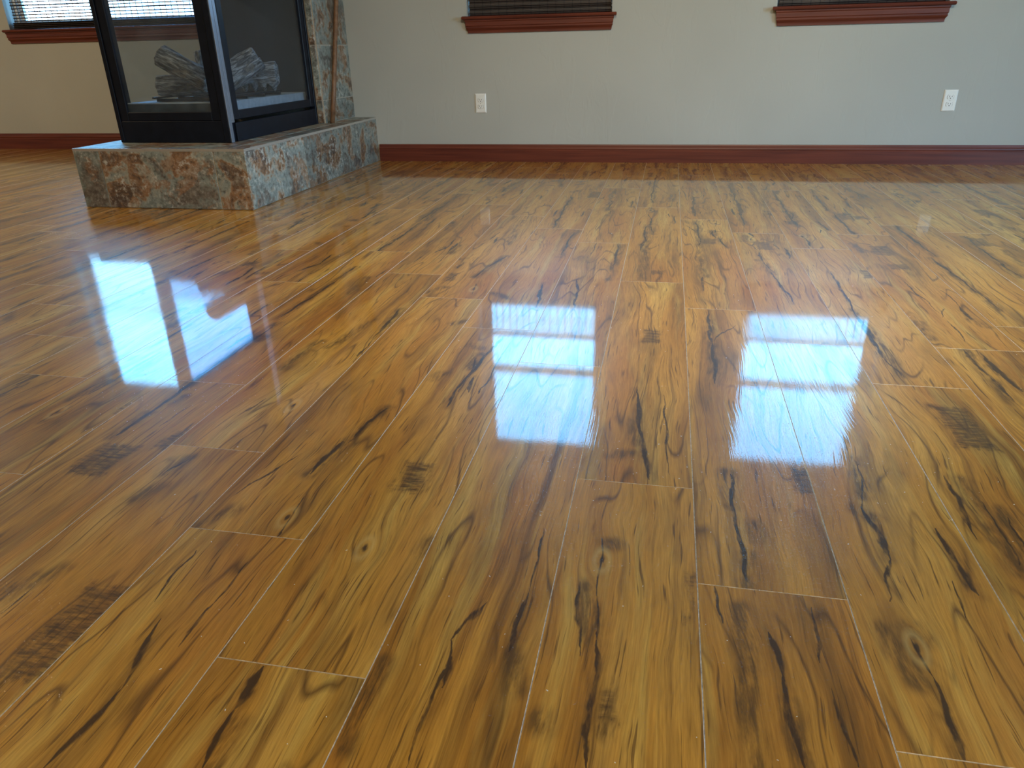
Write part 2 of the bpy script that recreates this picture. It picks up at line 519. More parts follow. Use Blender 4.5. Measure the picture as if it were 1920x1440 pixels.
M = dict(
    wood=make_wood_floor(),
    wall=make_paint('beige_wall_paint', (0.40, 0.412, 0.385)),
    ceil=make_paint('white_ceiling_paint', (0.70, 0.68, 0.64)),
    white=make_plain('white_vinyl', (0.72, 0.74, 0.74), 0.4, var=0.03),
    plate=make_plain('white_plastic', (0.74, 0.75, 0.72), 0.35, var=0.02),
    slot=make_plain('dark_slot', (0.02, 0.02, 0.02), 0.6),
    mahog=make_mahogany(),
    slate=make_slate(),
    grout=make_plain('tile_grout', (0.42, 0.38, 0.31), 0.9, var=0.2, scale=200, bump=0.0005),
    trimm=make_plain('edge_trim_metal', (0.52, 0.50, 0.45), 0.35, metal=0.6, var=0.05),
    black=make_plain('black_enamel_steel', (0.007, 0.009, 0.015), 0.40, var=0.2, scale=20, Specular_IOR_Level=0.16),
    steel=make_plain('satin_steel_edge', (0.20, 0.23, 0.29), 0.35, metal=0.5, var=0.05),
    backp=make_plain('dark_firebox_panel', (0.013, 0.017, 0.026), 0.42, var=0.2, scale=12),
    traydark=make_plain('dark_mottled_tray_side', (0.016, 0.024, 0.025), 0.5, var=0.7, scale=40),
    tray=make_plain('pale_refractory_tray', (0.34, 0.36, 0.36), 0.7, var=0.15, scale=30),
    dirt=make_plain('subfloor', (0.10, 0.07, 0.04), 0.9),
    glass=make_glass('window_glass'),
    fglass=make_glass('hazy_fireplace_glass', (0.90, 0.94, 0.97), 0.055),
    sglass=make_glass('fireplace_side_glass', (0.84, 0.89, 0.95), 0.008),
    bevel=make_plain('waxed_board_edge', (0.50, 0.42, 0.31), 0.35, var=0.35, scale=160),
    bark=make_bark(),
    woven=make_woven(),
    cord=make_plain('shade_cord', (0.25, 0.21, 0.16), 0.8),
    stick=make_plain('brown_stick_wood', (0.17, 0.085, 0.040), 0.5, var=0.35, scale=35, bump=0.0006),
    sawdust_glints=make_plain('pale_sawdust_glints', (0.80, 0.78, 0.72), 0.8),
    lawn=make_plain('grey_green_lawn', (0.16, 0.20, 0.11), 0.9, var=0.35, scale=0.8),
)
def make_fill_lampglow():  # emissive disc of the added fill lamps
    s = NT('fill_lamp_diffuser')
    e = s.n('Emission')
    e.inputs[0].default_value = (1.0, 0.82, 0.58, 1)
    e.inputs[1].default_value = 6.0
    s.t.links.new(e.outputs[0], s.out.inputs[0])
    return s.m
M['glow'] = make_fill_lampglow()

# ------------------------------------------------------------------ the room shell
YB, YA = 4.858, 5.44            # back wall, deeper alcove wall
XL, XR, YF, ZC = -7.4, 3.2, -2.4, 2.56
TH = 0.18

def wall_with_holes(name, fn, a0, a1, z0, z1, holes, label, th=TH):
    """fn(a, depth, z) -> point; front face at depth 0, back at th"""
    As = sorted({a0, a1} | {h[0] for h in holes} | {h[1] for h in holes})
    Zs = sorted({z0, z1} | {h[2] for h in holes} | {h[3] for h in holes})
    mb = MB()
    def inside(a, z):
        return any(h[0] < a < h[1] and h[2] < z < h[3] for h in holes)
    for d in (0, th):
        for i in range(len(As) - 1):
            for j in range(len(Zs) - 1):
                if inside((As[i] + As[i + 1]) / 2, (Zs[j] + Zs[j + 1]) / 2):
                    continue
                mb.quad(fn(As[i], d, Zs[j]), fn(As[i + 1], d, Zs[j]), fn(As[i + 1], d, Zs[j + 1]), fn(As[i], d, Zs[j + 1]))
    for b0, b1, c0, c1 in list(holes) + [(a0, a1, z0, z1)]:
        for p, q in (((b0, c0), (b1, c0)), ((b1, c0), (b1, c1)), ((b1, c1), (b0, c1)), ((b0, c1), (b0, c0))):
            mb.quad(fn(p[0], 0, p[1]), fn(q[0], 0, q[1]), fn(q[0], th, q[1]), fn(p[0], th, p[1]))
    return mb.build(name, M['wall'], kind='structure', label=label)

W1 = (-1.245, -0.358, 0.855, 2.225)
W2 = (0.568, 1.462, 0.855, 2.235)
W3 = (-5.065, -3.36, 0.885, 2.245)
W4 = (-7.24, -6.36, 0.885, 2.245)
DOOR = (0.9, 3.3, 0.03, 2.1)
wall_with_holes('wall_back', lambda a, d, z: (a, YB + d, z), -2.06, XR, 0, ZC, [W1, W2], 'beige back wall with two windows and two outlets')
wall_with_holes('wall_alcove', lambda a, d, z: (a, YA + d, z), XL, -2.70, 0, ZC, [W3, W4], 'beige wall of the deeper alcove behind the fireplace')
wall_with_holes('wall_right', lambda a, d, z: (XR + d, a, z), YF, YB + TH, 0, ZC, [DOOR], 'beige right wall with a glazed patio door')
wall_with_holes('wall_left', lambda a, d, z: (XL - d, a, z), YF, YA + TH, 0, ZC, [], 'plain beige left wall')
wall_with_holes('wall_front', lambda a, d, z: (a, YF - d, z), XL, XR, 0, ZC, [], 'plain beige wall behind the camera')
mb = MB()
mb.box(XL - TH, XR + TH, YF - TH, YA + TH, ZC, ZC + 0.1)
mb.build('ceiling', M['ceil'], kind='structure', label='white flat ceiling of the room')
mb = MB()
mb.box(-30, 30, -25, 40, -0.5, -0.4)
mb.build('ground', M['lawn'], kind='structure', label='grey green lawn outside the windows')

# ------------------------------------------------------------------ the floor: boards
mb = MB()
mb.box(XL - TH, XR + TH, YF - TH, YA + TH, -0.12, -0.0105)
floor_o = mb.build('floor', M['dirt'], kind='structure', label='glossy amber hickory laminate plank floor')

X0, PW, PL = 0.0797, 0.1933, 1.178
OFFS = {-12: 1.21, -10: 0.607, -9: 1.550, -8: 1.316, -7: 0.921, -6: 1.337, -5: 1.063, -4: 0.827, -3: 0.589, -2: 1.554, -1: 1.067,
        0: 0.827, 1: 0.595, 2: 1.550, 3: 1.788}
def row_off(r):
    if r in OFFS:
        return OFFS[r] % PL
    return (0.42 - 0.2356 * r + 0.13 * ((r * 7) % 3)) % PL

FEATURES = """w,-0.611,0.637,-0.584,0.526;w,-0.584,0.526,-0.593,0.417;c,-0.559,0.765,-0.56,0.677;c,-0.56,0.677,-0.555,0.596;c,-0.649,0.777,-0.64,0.664;w,-0.437,0.585,-0.437,0.521;w,-0.437,0.521,-0.431,0.447;s,-0.425,0.501,-0.422,0.449;s,-0.834,0.964,-0.823,1.024;c,-0.834,0.964,-0.823,1.024;s,-0.836,0.885,-0.817,0.93;s,-0.839,0.669,-0.815,0.704;c,-0.831,0.608,-0.832,0.665;s,-0.858,0.636,-0.85,0.682;w,-0.579,1.006,-0.569,1.127;s,-0.579,1.006,-0.557,1.123;c,-0.543,0.823,-0.558,0.939;s,-0.692,0.824,-0.65,0.885;s,-0.557,1.123,-0.533,1.275;w,-0.557,1.123,-0.533,1.275;c,-0.671,0.92,-0.629,1.071;s,-0.312,0.83,-0.311,0.856;c,-0.145,0.917,-0.148,0.769;w,-0.148,0.769,-0.152,0.66;s,-0.152,0.66,-0.135,0.606;c,-0.218,0.64,-0.221,0.485;c,-0.195,0.742,-0.223,0.667;c,-0.223,0.667,-0.214,0.592;c,-0.171,0.637,-0.166,0.53;s,-0.295,0.618,-0.299,0.576;s,-0.299,0.576,-0.298,0.497;c,-0.226,0.735,-0.259,0.592;c,-0.056,0.906,-0.049,0.776;c,-0.049,0.776,-0.047,0.698;w,-0.047,0.698,-0.043,0.518;s,-0.025,0.626,-0.025,0.567;s,-0.047,0.894,-0.036,0.896;s,-0.065,0.795,-0.052,0.697;c,-0.077,0.804,-0.065,0.668;w,-0.03,1.444,-0.007,1.191;w,-0.014,1.252,0.007,1.083;s,-0.026,1.295,-0.018,1.21;s,-0.058,1.153,-0.03,1.168;c,0.023,1.426,0.038,1.105;s,-0.092,0.571,-0.091,0.558;s,-0.067,0.58,-0.066,0.566;w,0.145,1.124,0.141,0.953;w,0.144,0.981,0.142,0.842;s,0.17,0.978,0.17,0.942;s,0.14,1.13,0.141,1.024;s,0.147,0.902,0.145,0.832;c,0.363,1.194,0.34,1.037;w,0.341,1.058,0.347,0.925;c,0.347,0.925,0.327,0.833;s,0.359,1.212,0.348,1.09;s,0.333,1.049,0.352,1.03;s,0.343,0.785,0.35,0.768;c,0.333,0.769,0.342,0.706;w,0.342,0.706,0.338,0.593;s,0.307,0.779,0.321,0.695;s,0.341,0.668,0.335,0.599;w,0.439,1.015,0.444,0.866;s,0.52,1.167,0.519,0.923;c,0.527,1.104,0.523,0.942;c,0.422,0.891,0.411,0.816;w,0.163,0.749,0.172,0.679;w,0.172,0.679,0.179,0.558;s,0.174,0.638,0.177,0.564;c,0.223,0.805,0.22,0.707;c,0.224,0.67,0.236,0.569;c,0.106,0.825,0.112,0.754;s,0.134,0.788,0.131,0.549;w,0.142,1.997,0.139,1.718;w,0.141,1.755,0.143,1.498;c,0.144,1.755,0.202,1.88;s,0.143,1.913,0.139,1.556;s,0.145,1.557,0.142,1.321;w,0.539,2.427,0.531,2.014;w,0.533,2.055,0.526,1.704;s,0.533,2.055,0.538,1.601;c,0.526,1.704,0.539,1.601;w,0.354,2.404,0.382,2.081;c,0.736,2.386,0.747,2.044;w,0.749,1.773,0.761,1.552;w,0.901,2.641,0.913,2.245;s,0.901,2.641,0.915,2.102;c,0.913,2.245,0.915,2.084;w,-0.349,2.196,-0.336,1.951;w,-0.249,2.25,-0.224,1.966;s,-0.475,2.068,-0.433,2.022;s,-0.532,1.79,-0.496,1.825;s,-0.477,1.433,-0.467,1.465;w,-0.341,2.897,-0.34,2.524;s,-0.334,2.926,-0.341,2.509;w,-0.152,2.716,-0.148,2.414;s,-0.139,2.701,-0.152,2.256;w,-0.058,3.032,-0.062,2.631;s,-0.052,3.033,-0.049,2.269;c,-0.239,2.774,-0.232,2.536;s,-0.252,3.875,-0.244,3.329;s,-0.439,3.637,-0.433,2.964;w,-0.439,3.637,-0.433,2.964;s,-0.579,3.083,-0.566,2.67;s,-1.031,3.866,-1.004,3.041;c,-1.031,3.866,-1.004,3.041;w,-0.716,1.885,-0.71,1.659;s,-0.716,1.885,-0.708,1.753;c,-0.71,1.659,-0.7,1.493;w,0.145,3.144,0.144,2.733;s,0.145,3.144,0.143,2.323;w,0.339,3.829,0.335,3.092;s,0.339,3.829,0.335,3.092;w,0.532,3.949,0.533,3.083;s,0.532,3.949,0.533,3.083;w,0.912,3.424,0.918,2.671;s,0.912,3.424,0.918,2.671;s,1.088,3.844,1.096,3.546;w,1.479,4.223,1.475,3.443;s,1.479,4.223,1.475,3.443;c,-0.806,1.279,-0.822,1.193;s,-0.837,1.614,-0.85,1.439;s,-1.322,2.178,-1.294,2.188;w,-1.418,1.247,-1.402,1.356;c,-0.947,1.224,-0.954,1.125;s,-0.794,1.583,-0.76,1.788;k,-0.402,0.825;k,-0.554,0.878;k,-0.732,1.257;k,-0.053,0.855;k,0.336,0.752;h,-0.98,0.991,0.045,0.06;h,-0.713,0.599,0.045,0.09;h,0.264,1.121,0.022,0.043;h,0.07,0.797,0.01,0.053;h,0.585,1.369,0.039,0.092;h,-0.005,1.771,0.029,0.053;h,0.645,2.416,0.019,0.05;h,0.371,2.75,0.034,0.064;h,0.762,2.726,0.036,0.069;h,0.762,3.299,0.036,0.066;h,1.334,3.43,0.038,0.068;h,1.137,2.892,0.04,0.067;h,-0.023,0.599,0.012,0.022"""
UVO = 10.0
feats = {}
def plank_of(x, y):
    r = math.floor((x - X0) / PW)
    k = math.floor((y - row_off(r)) / PL)
    return r, k
for item in FEATURES.split(';'):
    t, *n = item.split(',')
    n = [float(q) for q in n]
    cx, cyy = ((n[0] + n[2]) / 2, (n[1] + n[3]) / 2) if t in 'wcs' else (n[0], n[1])
    r, k = plank_of(cx, cyy)
    ox, oy = X0 + (r + 0.5) * PW - UVO, row_off(r) + k * PL - UVO
    if t in 'wcs':
        f = (t, (n[0] - ox, n[1] - oy, 0.0), (n[2] - ox, n[3] - oy, 0.0))
    elif t == 'h':
        f = (t, (n[0] - ox, n[1] - oy, 0.0), (n[2], n[3], 0.0))
    else:
        f = (t, (n[0] - ox, n[1] - oy, 0.0), None)
    feats.setdefault((r, k), []).append(f)
prints = [v for v in feats.values() if len(v) >= 5]

def random_print(rr):
    """another board of the same printed series, with small marks moved along"""
    out = []
    src = rr.choice(prints)
    flip = rr.random() < 0.5
    sh = rr.uniform(-0.1, 0.1)
    for t, a, b in src:
        def mv(p):
            y = p[1] + sh
            if flip:
                y = 2 * UVO + PL - y
            return (p[0], y, 0.0)
        out.append((t, mv(a), mv(b) if t in 'wcs' else b))
    for _ in range(rr.randint(3, 5)):
        y = UVO + rr.uniform(0.1, 1.0)
        x = UVO + rr.uniform(-0.08, 0.08)
        out.append((rr.choice('wcs'), (x, y, 0.0), (x + rr.uniform(-0.01, 0.01), y + rr.uniform(0.06, 0.2), 0.0)))
    if rr.random() < 0.6:
        out.append(('h', (UVO + rr.uniform(-0.07, 0.07), UVO + rr.uniform(0.1, 1.05), 0.0), (rr.uniform(0.02, 0.035), rr.uniform(0.02, 0.05), 0.0)))
    return out

def set_marks(o, fl):
    cnt = dict(w=0, c=0, s=0, h=0, k=0)
    mx = dict(w=N_W, c=N_C, s=N_S, h=N_H, k=1)
    for t, a, b in fl:
        if cnt[t] >= mx[t]:
            if t == 'w' and cnt['c'] < N_C:
                t = 'c'
            else:
                continue
        i = cnt[t]
        cnt[t] += 1
        if t == 'k':
            o['knot'] = a
        else:
            o['%sa%d' % (t, i)] = a
            o['%sb%d' % (t, i)] = b

BEV, DEP, GAP = 0.0007, 0.0005, 0.0001
def plank_geo(mb, uvs, x0, x1, y0, y1, ou, ov):
    """bevelled board: top, four micro bevels, sides, bottom"""
    x0 += GAP; x1 -= GAP; y0 += GAP; y1 -= GAP
    n = len(mb.v)
    def ring(i, z):
        return [(x0 + i, y0 + i, z), (x1 - i, y0 + i, z), (x1 - i, y1 - i, z), (x0 + i, y1 - i, z)]
    mb.v += ring(0, -0.010) + ring(0, -DEP) + ring(BEV, 0.0)
    fs = [(3, 2, 1, 0), (8, 9, 10, 11)]
    for a in (0, 4):
        for j in range(4):
            k = (j + 1) % 4
            fs.append((a + j, a + k, a + 4 + k, a + 4 + j))
    for f in fs:
        mb.f.append(tuple(n + i for i in f))
        for i in f:
            p = mb.v[n + i]
            uvs.append((p[0] - ou, p[1] - ov))

def finish_plank(name, mb, uvs, **kw):
    me = bpy.data.meshes.new(name)
    me.from_pydata(mb.v, [], mb.f)
    ul = me.uv_layers.new(name='UVMap')
    for i, q in enumerate(uvs):
        ul.data[i].uv = q
    me.materials.append(M['wood'])
    me.materials.append(M['bevel'])
    # faces per board: bottom, top, four sides, four bevels
    me.polygons.foreach_set('material_index', [1 if i % 10 >= 6 else 0 for i in range(len(me.polygons))])
    return link(name, me, None, floor_o, **kw)

rest, rest_uv = MB(), []
r0, r1 = math.floor((XL - X0) / PW), math.floor((XR - X0) / PW)
CORE = (-2.72, 4.40)            # the boards stop at the solid fireplace wall
npl = 0
for r in range(r0, r1 + 1):
    xa, xb = max(XL, X0 + r * PW), min(XR, X0 + (r + 1) * PW)
    if xb - xa < 0.01:
        continue
    off = row_off(r)
    k0 = math.floor((YF - off) / PL)
    yend = YA if xb < -2.6 else YB
    for k in range(k0, 8):
        ya, yb = max(YF, off + k * PL), min(yend, off + (k + 1) * PL)
        if yb - ya < 0.02:
            continue
        ou, ov = X0 + (r + 0.5) * PW - UVO, off + k * PL - UVO
        rr = random.Random(r * 131 + k * 17 + 5)
        # seen by the camera: inside the wedge of the view, in front of it
        near = yb > 0.30 and xb > -1.15 * yb - 0.35 and xa < 0.50 * yb + 0.35
        hidden = xa > -2.75 and xb < -1.95 and ya > 3.2
        if near and not hidden:
            m1, u1 = MB(), []
            plank_geo(m1, u1, xa, xb, ya, yb, ou, ov)
            o = finish_plank('plank', m1, u1)
            fl = feats.get((r, k), [])
            o['emboss'] = 1.0 if (r in (0, 1) and k <= 1) or r <= -8 else 0.75 if r == -1 and k == 0 else rr.uniform(0.12, 0.4)
            set_marks(o, fl if len(fl) >= 4 else fl + random_print(rr))
            npl += 1
        else:
            plank_geo(rest, rest_uv, xa, xb, ya, yb, ou - r * 3.37, ov - k * 7.31 - r * 5.1 - 40)
finish_plank('plank_field', rest, rest_uv, kind='stuff')
print('planks', npl)

# baseboards: moulded profile, depth d in front of the wall
def base_profile(h):
    return [(0, 0), (-0.015, 0), (-0.015, h * 0.66), (-0.0125, h * 0.69), (-0.0125, h * 0.72), (-0.0145, h * 0.76), (-0.013, h * 0.82), (-0.009, h * 0.88), (-0.0085, h * 0.94), (-0.006, h), (0, h)]
def baseboard(name, wall, a0, a1, h, label, axis='x', sgn=1):
    mb = MB()
    if axis == 'x':
        mb.profile_x([(wall + d, z) for d, z in base_profile(h)], a0, a1)
    else:
        mb.profile_y([(wall + sgn * d, z) for d, z in base_profile(h)], a0, a1)
    mb.build(name, M['mahog'], kind='structure', label=label)
baseboard('baseboard_back', YB, -1.885, XR, 0.108, 'moulded red mahogany baseboard along the back wall')
baseboard('baseboard_alcove', YA, XL, -2.715, 0.120, 'moulded red mahogany baseboard along the alcove wall')
baseboard('baseboard_right', XR, 3.32, YB - 0.016, 0.108, 'mahogany baseboard beside the patio door', 'y')

# ------------------------------------------------------------------ windows
def window(name, W, wall, label, sashes=1):
    x0, x1, z0, z1 = W
    yf = wall + 0.10
    root = empty(name, ((x0 + x1) / 2, wall, z0), kind='structure', label=label)
    f = MB()
    for a, b, c, d in ((x0, x0 + 0.035, z0, z1), (x1 - 0.035, x1, z0, z1), (x0 + 0.035, x1 - 0.035, z0, z0 + 0.035), (x0 + 0.035, x1 - 0.035, z1 - 0.035, z1)):
        f.box(a, b, yf, yf + 0.07, c, d)
    f.build('window_frame', M['white'], root)
    n = sashes
    xm_ = x0 + 0.035 + (x1 - x0 - 0.07) * (0.44 if n == 2 else 1)
    for i in range(n):
        a, b = (x0 + 0.035, xm_) if i == 0 else (xm_, x1 - 0.035)
        if n == 1:
            parts = [(a, b, z0 + 0.035, z0 + 0.685, 0.012), (a, b, z0 + 0.685, z1 - 0.035, 0.036)]
        else:
            parts = [(a, b, z0 + 0.035, z1 - 0.035, 0.012 + 0.024 * i)]
        for (a, b, c, d, dy) in parts:
            s = MB()
            t = 0.03
            for q in ((a, a + t, c, d), (b - t, b, c, d), (a + t, b - t, c, c + t), (a + t, b - t, d - t, d)):
                s.box(q[0], q[1], yf + dy, yf + dy + 0.022, q[2], q[3])
            so = s.build('sash', M['white'], root)
            g = MB()
            g.box(a + t - 0.004, b - t + 0.004, yf + dy + 0.009, yf + dy + 0.013, c + t - 0.004, d - t + 0.004)
            g.build('pane', M['glass'], so)
    return root

def sill(root, W, wall, ext, ap, z_ap):
    x0, x1, z0, z1 = W
    # stool: rounded nose, horns past the opening
    prof = [(wall + 0.10, z0 - 0.004), (wall + 0.10, z0 + 0.001), (wall - 0.030, z0 + 0.001), (wall - 0.038, z0 - 0.002), (wall - 0.042, z0 - 0.008), (wall - 0.040, z0 - 0.014), (wall - 0.034, z0 - 0.018), (wall - 0.026, z0 - 0.019), (wall, z0 - 0.019)]
    pf = [(max(-0.042, y - wall), z) for y, z in prof if y <= wall + 0.001] + [(0, z0 + 0.001)]
    mb = MB()
    mb.rings([[(x0 - ext + (0.010 if d > -0.03 else 0) * 0 + max(0, 0.042 + d) * 0.35, wall + d, z) for d, z in pf],
              [(x1 + ext - max(0, 0.042 + d) * 0.35, wall + d, z) for d, z in pf]])
    mb.box(x0, x1, wall, wall + 0.10, z0 - 0.012, z0 + 0.001)
    mb.build('window_stool', M['mahog'], root)
    # apron: cove and bead moulding with returned ends
    zt = z0 - 0.019
    hh = zt - z_ap
    ap_prof = [(0, zt), (-0.026, zt), (-0.026, zt - 0.10 * hh), (-0.022, zt - 0.16 * hh), (-0.022, zt - 0.44 * hh), (-0.018, zt - 0.50 * hh), (-0.018, zt - 0.56 * hh), (-0.020, zt - 0.62 * hh), (-0.016, zt - 0.70 * hh), (-0.010, zt - 0.80 * hh), (-0.009, zt - 0.88 * hh), (-0.009, z_ap), (0, z_ap)]
    mb = MB()
    ins = [(0.026 + d) * 0.9 for d, z in ap_prof]
    ins[0] = ins[1]
    ins[-1] = ins[-2]
    mb.profile_x([(wall + d, z) for d, z in ap_prof], x0 - ap, x1 + ap, ins, ins)
    mb.build('window_apron', M['mahog'], root)

w1 = window('window_1', W1, YB, 'double hung window in the middle of the back wall with mahogany stool')
sill(w1, W1, YB, 0.027, 0.010, 0.762)
w2 = window('window_2', W2, YB, 'double hung window at the right of the back wall with mahogany stool')
sill(w2, W2, YB, 0.027, 0.006, 0.756)
w3 = window('window_3', W3, YA, 'wide sliding window in the alcove behind the fireplace', 2)
sill(w3, W3, YA, 0.040, 0.030, 0.788)
w4 = window('window_4', W4, YA, 'sliding window at the far left of the alcove', 2)
sill(w4, W4, YA, 0.040, 0.030, 0.788)

# glazed patio door in the right wall
y0, y1, z0, z1 = DOOR
dr = empty('door_1', (XR, (y0 + y1) / 2, 0), kind='structure', label='white sliding glass patio door in the right wall')
for i in range(2):
    a, b = y0 + i * (y1 - y0) / 2, y0 + (i + 1) * (y1 - y0) / 2
    s = MB()
    t = 0.07
    x = XR + 0.06 + 0.04 * i
    for q in ((a, a + t, z0, z1), (b - t, b, z0, z1), (a + t, b - t, z0, z0 + t), (a + t, b - t, z1 - t, z1)):
        s.box(x, x + 0.035, q[0], q[1], q[2], q[3])
    so = s.build('door_panel', M['white'], dr)
    g = MB()
    g.box(x + 0.015, x + 0.020, a + t - 0.004, b - t + 0.004, z0 + t - 0.004, z1 - t + 0.004)
    g.build('pane', M['glass'], so)

# ------------------------------------------------------------------ woven shades, drawn up from the bottom half
def shade(W, wall, x0, x1, zst, ztop, label, seed):
    rr = random.Random(seed)
    z0, z1 = W[2], W[3]
    y = wall + 0.045
    root = empty('woven_shade', ((x0 + x1) / 2, y, z0), label=label, category='window shade', group='woven reed window shades')
    # stacked folds resting on the stool
    n = 4
    zs = z0 + 0.003
    hgt = (zst - zs) / n
    prof_f, prof_b = [], []
    for i in range(n):
        for k in range(5):
            t = k / 5
            z = zs + (i + t) * hgt
            bul = 0.010 + 0.012 * math.sin(math.pi * t) + 0.004 * ((i + seed) % 2)
            prof_f.append((y - bul, z))
            prof_b.append((y + bul * 0.8, z))
    prof = prof_f + [(y, zst)] + prof_b[::-1]
    mb = MB()
    m = 14
    rings = []
    for j in range(m + 1):
        x = x0 + (x1 - x0) * j / m
        e = rr.uniform(-0.002, 0.002)
        rings.append([(x + (rr.uniform(-0.003, 0.003) if j in (0, m) else 0), py + e, zs + (pz - zs) * (1 + e * 3)) for py, pz in prof])
    mb.rings(rings)
    mb.build('folded_stack', M['woven'], root)
    # open weave above
    mb = MB()
    z = zst + 0.008
    while z < ztop:
        r = rr.uniform(0.0036, 0.0052)
        sag = rr.uniform(-0.002, 0.002)
        pts = [(x0 + (x1 - x0) * j / 6, y + rr.uniform(-0.001, 0.001), z + sag * math.sin(math.pi * j / 6) + rr.uniform(-0.0008, 0.0008)) for j in range(7)]
        mb.tube(pts, r, 5)
        z += rr.uniform(0.0205, 0.0245)
    mb.build('reeds', M['woven'], root, kind='stuff')
    mb = MB()
    x = x0 + 0.012
    while x < x1:
        mb.tube([(x, y - 0.006, zst - 0.004), (x + rr.uniform(-0.002, 0.002), y - 0.0055, (zst + ztop) / 2), (x, y - 0.006, ztop)], 0.0024, 5)
        x += rr.uniform(0.046, 0.053)
    mb.build('warp_threads', M['woven'], root, kind='stuff')
    mb = MB()
    mb.box(x0, x1, y - 0.010, y + 0.010, ztop, ztop + 0.022)
    mb.build('top_rail', M['woven'], root, bevel=0.003)
    mb = MB()
    mb.box(x0, x1, y - 0.022, y + 0.022, z1 - 0.045, z1 - 0.002)
    mb.build('head_rail', M['woven'], root, bevel=0.003)
    for xx in (x0 + 0.12, x1 - 0.12):
        mb = MB()
        mb.tube([(xx, y, ztop + 0.02), (xx, y, z1 - 0.044)], 0.0012, 5)
        mb.build('lift_cord', M['cord'], root)
    return root
shade(W1, YB, W1[0] + 0.012, W1[1] - 0.012, 1.0, 1.215, 'dark woven reed shade stacked on the stool of the middle window', 1)
shade(W2, YB, W2[0] + 0.012, W2[1] - 0.012, 0.99, 1.165, 'dark woven reed shade stacked on the stool of the right hand window', 2)
xm = -4.310
shade(W3, YA, W3[0] + 0.020, xm - 0.01, 0.938, 1.42, 'woven reed shade in the alcove window, left of the fireplace post', 3)
shade(W3, YA, xm + 0.01, W3[1] - 0.020, 0.938, 1.24, 'woven reed shade in the alcove window, seen through the fireplace glass', 4)

shade(W4, YA, W4[0] + 0.020, W4[1] - 0.020, 0.938, 2.16, 'long woven reed shade over the window at the far end of the alcove', 5)

# ------------------------------------------------------------------ fireplace
HX0, HX1, HY0, HZ = -2.80, -1.895, 3.181, 0.279
# raised hearth, tiled
hearth = empty('tiled_hearth', ((HX0 + HX1) / 2, 4.0, 0), label='raised slate tiled hearth under the black glass fireplace', category='hearth')
core = MB()
core.box(HX0 + 0.003, HX1 - 0.003, HY0 + 0.003, YB - 0.001, 0.001, HZ - 0.003)
core.build('grout_bed', M['grout'], hearth)
J = 0.0025
def tile(x0, x1, y0, y1, z0, z1, parent, name='tile'):
    mb = MB()
    mb.box(x0, x1, y0, y1, z0, z1)
    return mb.build(name, M['slate'], parent, bevel=0.0012)
for a, b in ((HX0, -2.660), (-2.660, -2.056), (-2.056, HX1)):
    tile(a + (J if a > HX0 else 0), b - (J if b < HX1 else 0), HY0, HY0 + 0.010, 0.003, HZ - 0.012, hearth)
for a, b in ((HY0 + 0.0105, 3.787), (3.787, 4.354), (4.354, YB - 0.002)):
    tile(HX1 - 0.010, HX1, a + (J if a > 3.3 else 0), b - (J if b < 4.8 else 0), 0.003, HZ - 0.012, hearth)
for a, b in ((HY0 + 0.0105, 3.74), (3.74, 4.30), (4.30, YB - 0.002)):
    tile(HX0, HX0 + 0.010, a + (J if a > 3.3 else 0), b - (J if b < 4.8 else 0), 0.003, HZ - 0.012, hearth)
xs, ys = [HX0 + 0.003, -2.543, -1.985, HX1 - 0.003], [HY0 + 0.003, 3.56, 4.140, YB - 0.002]
for i in range(3):
    for j in range(3):
        tile(xs[i] + (J if i else 0), xs[i + 1] - (J if i < 2 else 0), ys[j] + (J if j else 0), ys[j + 1] - (J if j < 2 else 0), HZ - 0.010, HZ, hearth)
for q in ((HX0, HX1, HY0, HY0 + 0.003), (HX1 - 0.003, HX1, HY0 + 0.0035, YB - 0.002), (HX0, HX0 + 0.003, HY0 + 0.0035, YB - 0.002)):
    mb = MB()
    mb.box(q[0], q[1], q[2], q[3], HZ - 0.012, HZ - 0.0005)
    mb.build('edge_trim', M['trimm'], hearth)

# tile clad wall behind and above the fire box
CX0, CX1, CY, FX1_ = -2.700, -2.040, 4.405, -2.085
sur = empty('tiled_chimney_breast', ((CX0 + CX1) / 2, 4.9, HZ), label='slate tiled chimney breast behind the glass fireplace', category='chimney breast')
mb = MB()
mb.box(CX0 + 0.003, CX1 - 0.003, CY, YA + 0.05, HZ + 0.001, ZC - 0.001)
mb.box(CX0 + 0.003, CX1 - 0.039, 3.434, CY, 1.165, ZC - 0.001)
mb.build('grout_bed', M['grout'], sur)
mb = MB()
mb.box(CX0 + 0.009, CX1 - 0.009, YB + 0.0, YA + 0.05, 0.0, HZ)
mb.build('footing', M['wall'], sur)
zr = [HZ + 0.002, 0.411, 0.715, 1.019, 1.323, 1.627, 1.931, 2.235, 2.539]
for i in range(len(zr) - 1):
    tile(CX1 - 0.010, CX1, CY + 0.0005, YB - 0.001, zr[i] + J, zr[i + 1] - J, sur)
    tile(FX1_ + 0.001, CX1 - 0.0105, CY - 0.006, CY + 0.003, zr[i] + J, zr[i + 1] - J, sur)
    tile(CX0, CX0 + 0.010, CY + 0.0005, YA - 0.001, zr[i] + J, zr[i + 1] - J, sur)
zr = [1.172, 1.475, 1.78, 2.085, 2.39, 2.55]
for i in range(len(zr) - 1):
    tile(CX0, CX0 + 0.32, 3.431, 3.441, zr[i] + J, zr[i + 1] - J, sur)
    tile(CX0 + 0.325, CX1 - 0.036, 3.431, 3.441, zr[i] + J, zr[i + 1] - J, sur)
    for a, b in ((3.4415, 3.92), (3.92, CY - 0.001)):
        tile(CX1 - 0.046, CX1 - 0.036, a, b - J, zr[i] + J, zr[i + 1] - J, sur)
        tile(CX0, CX0 + 0.010, a, b - J, zr[i] + J, zr[i + 1] - J, sur)

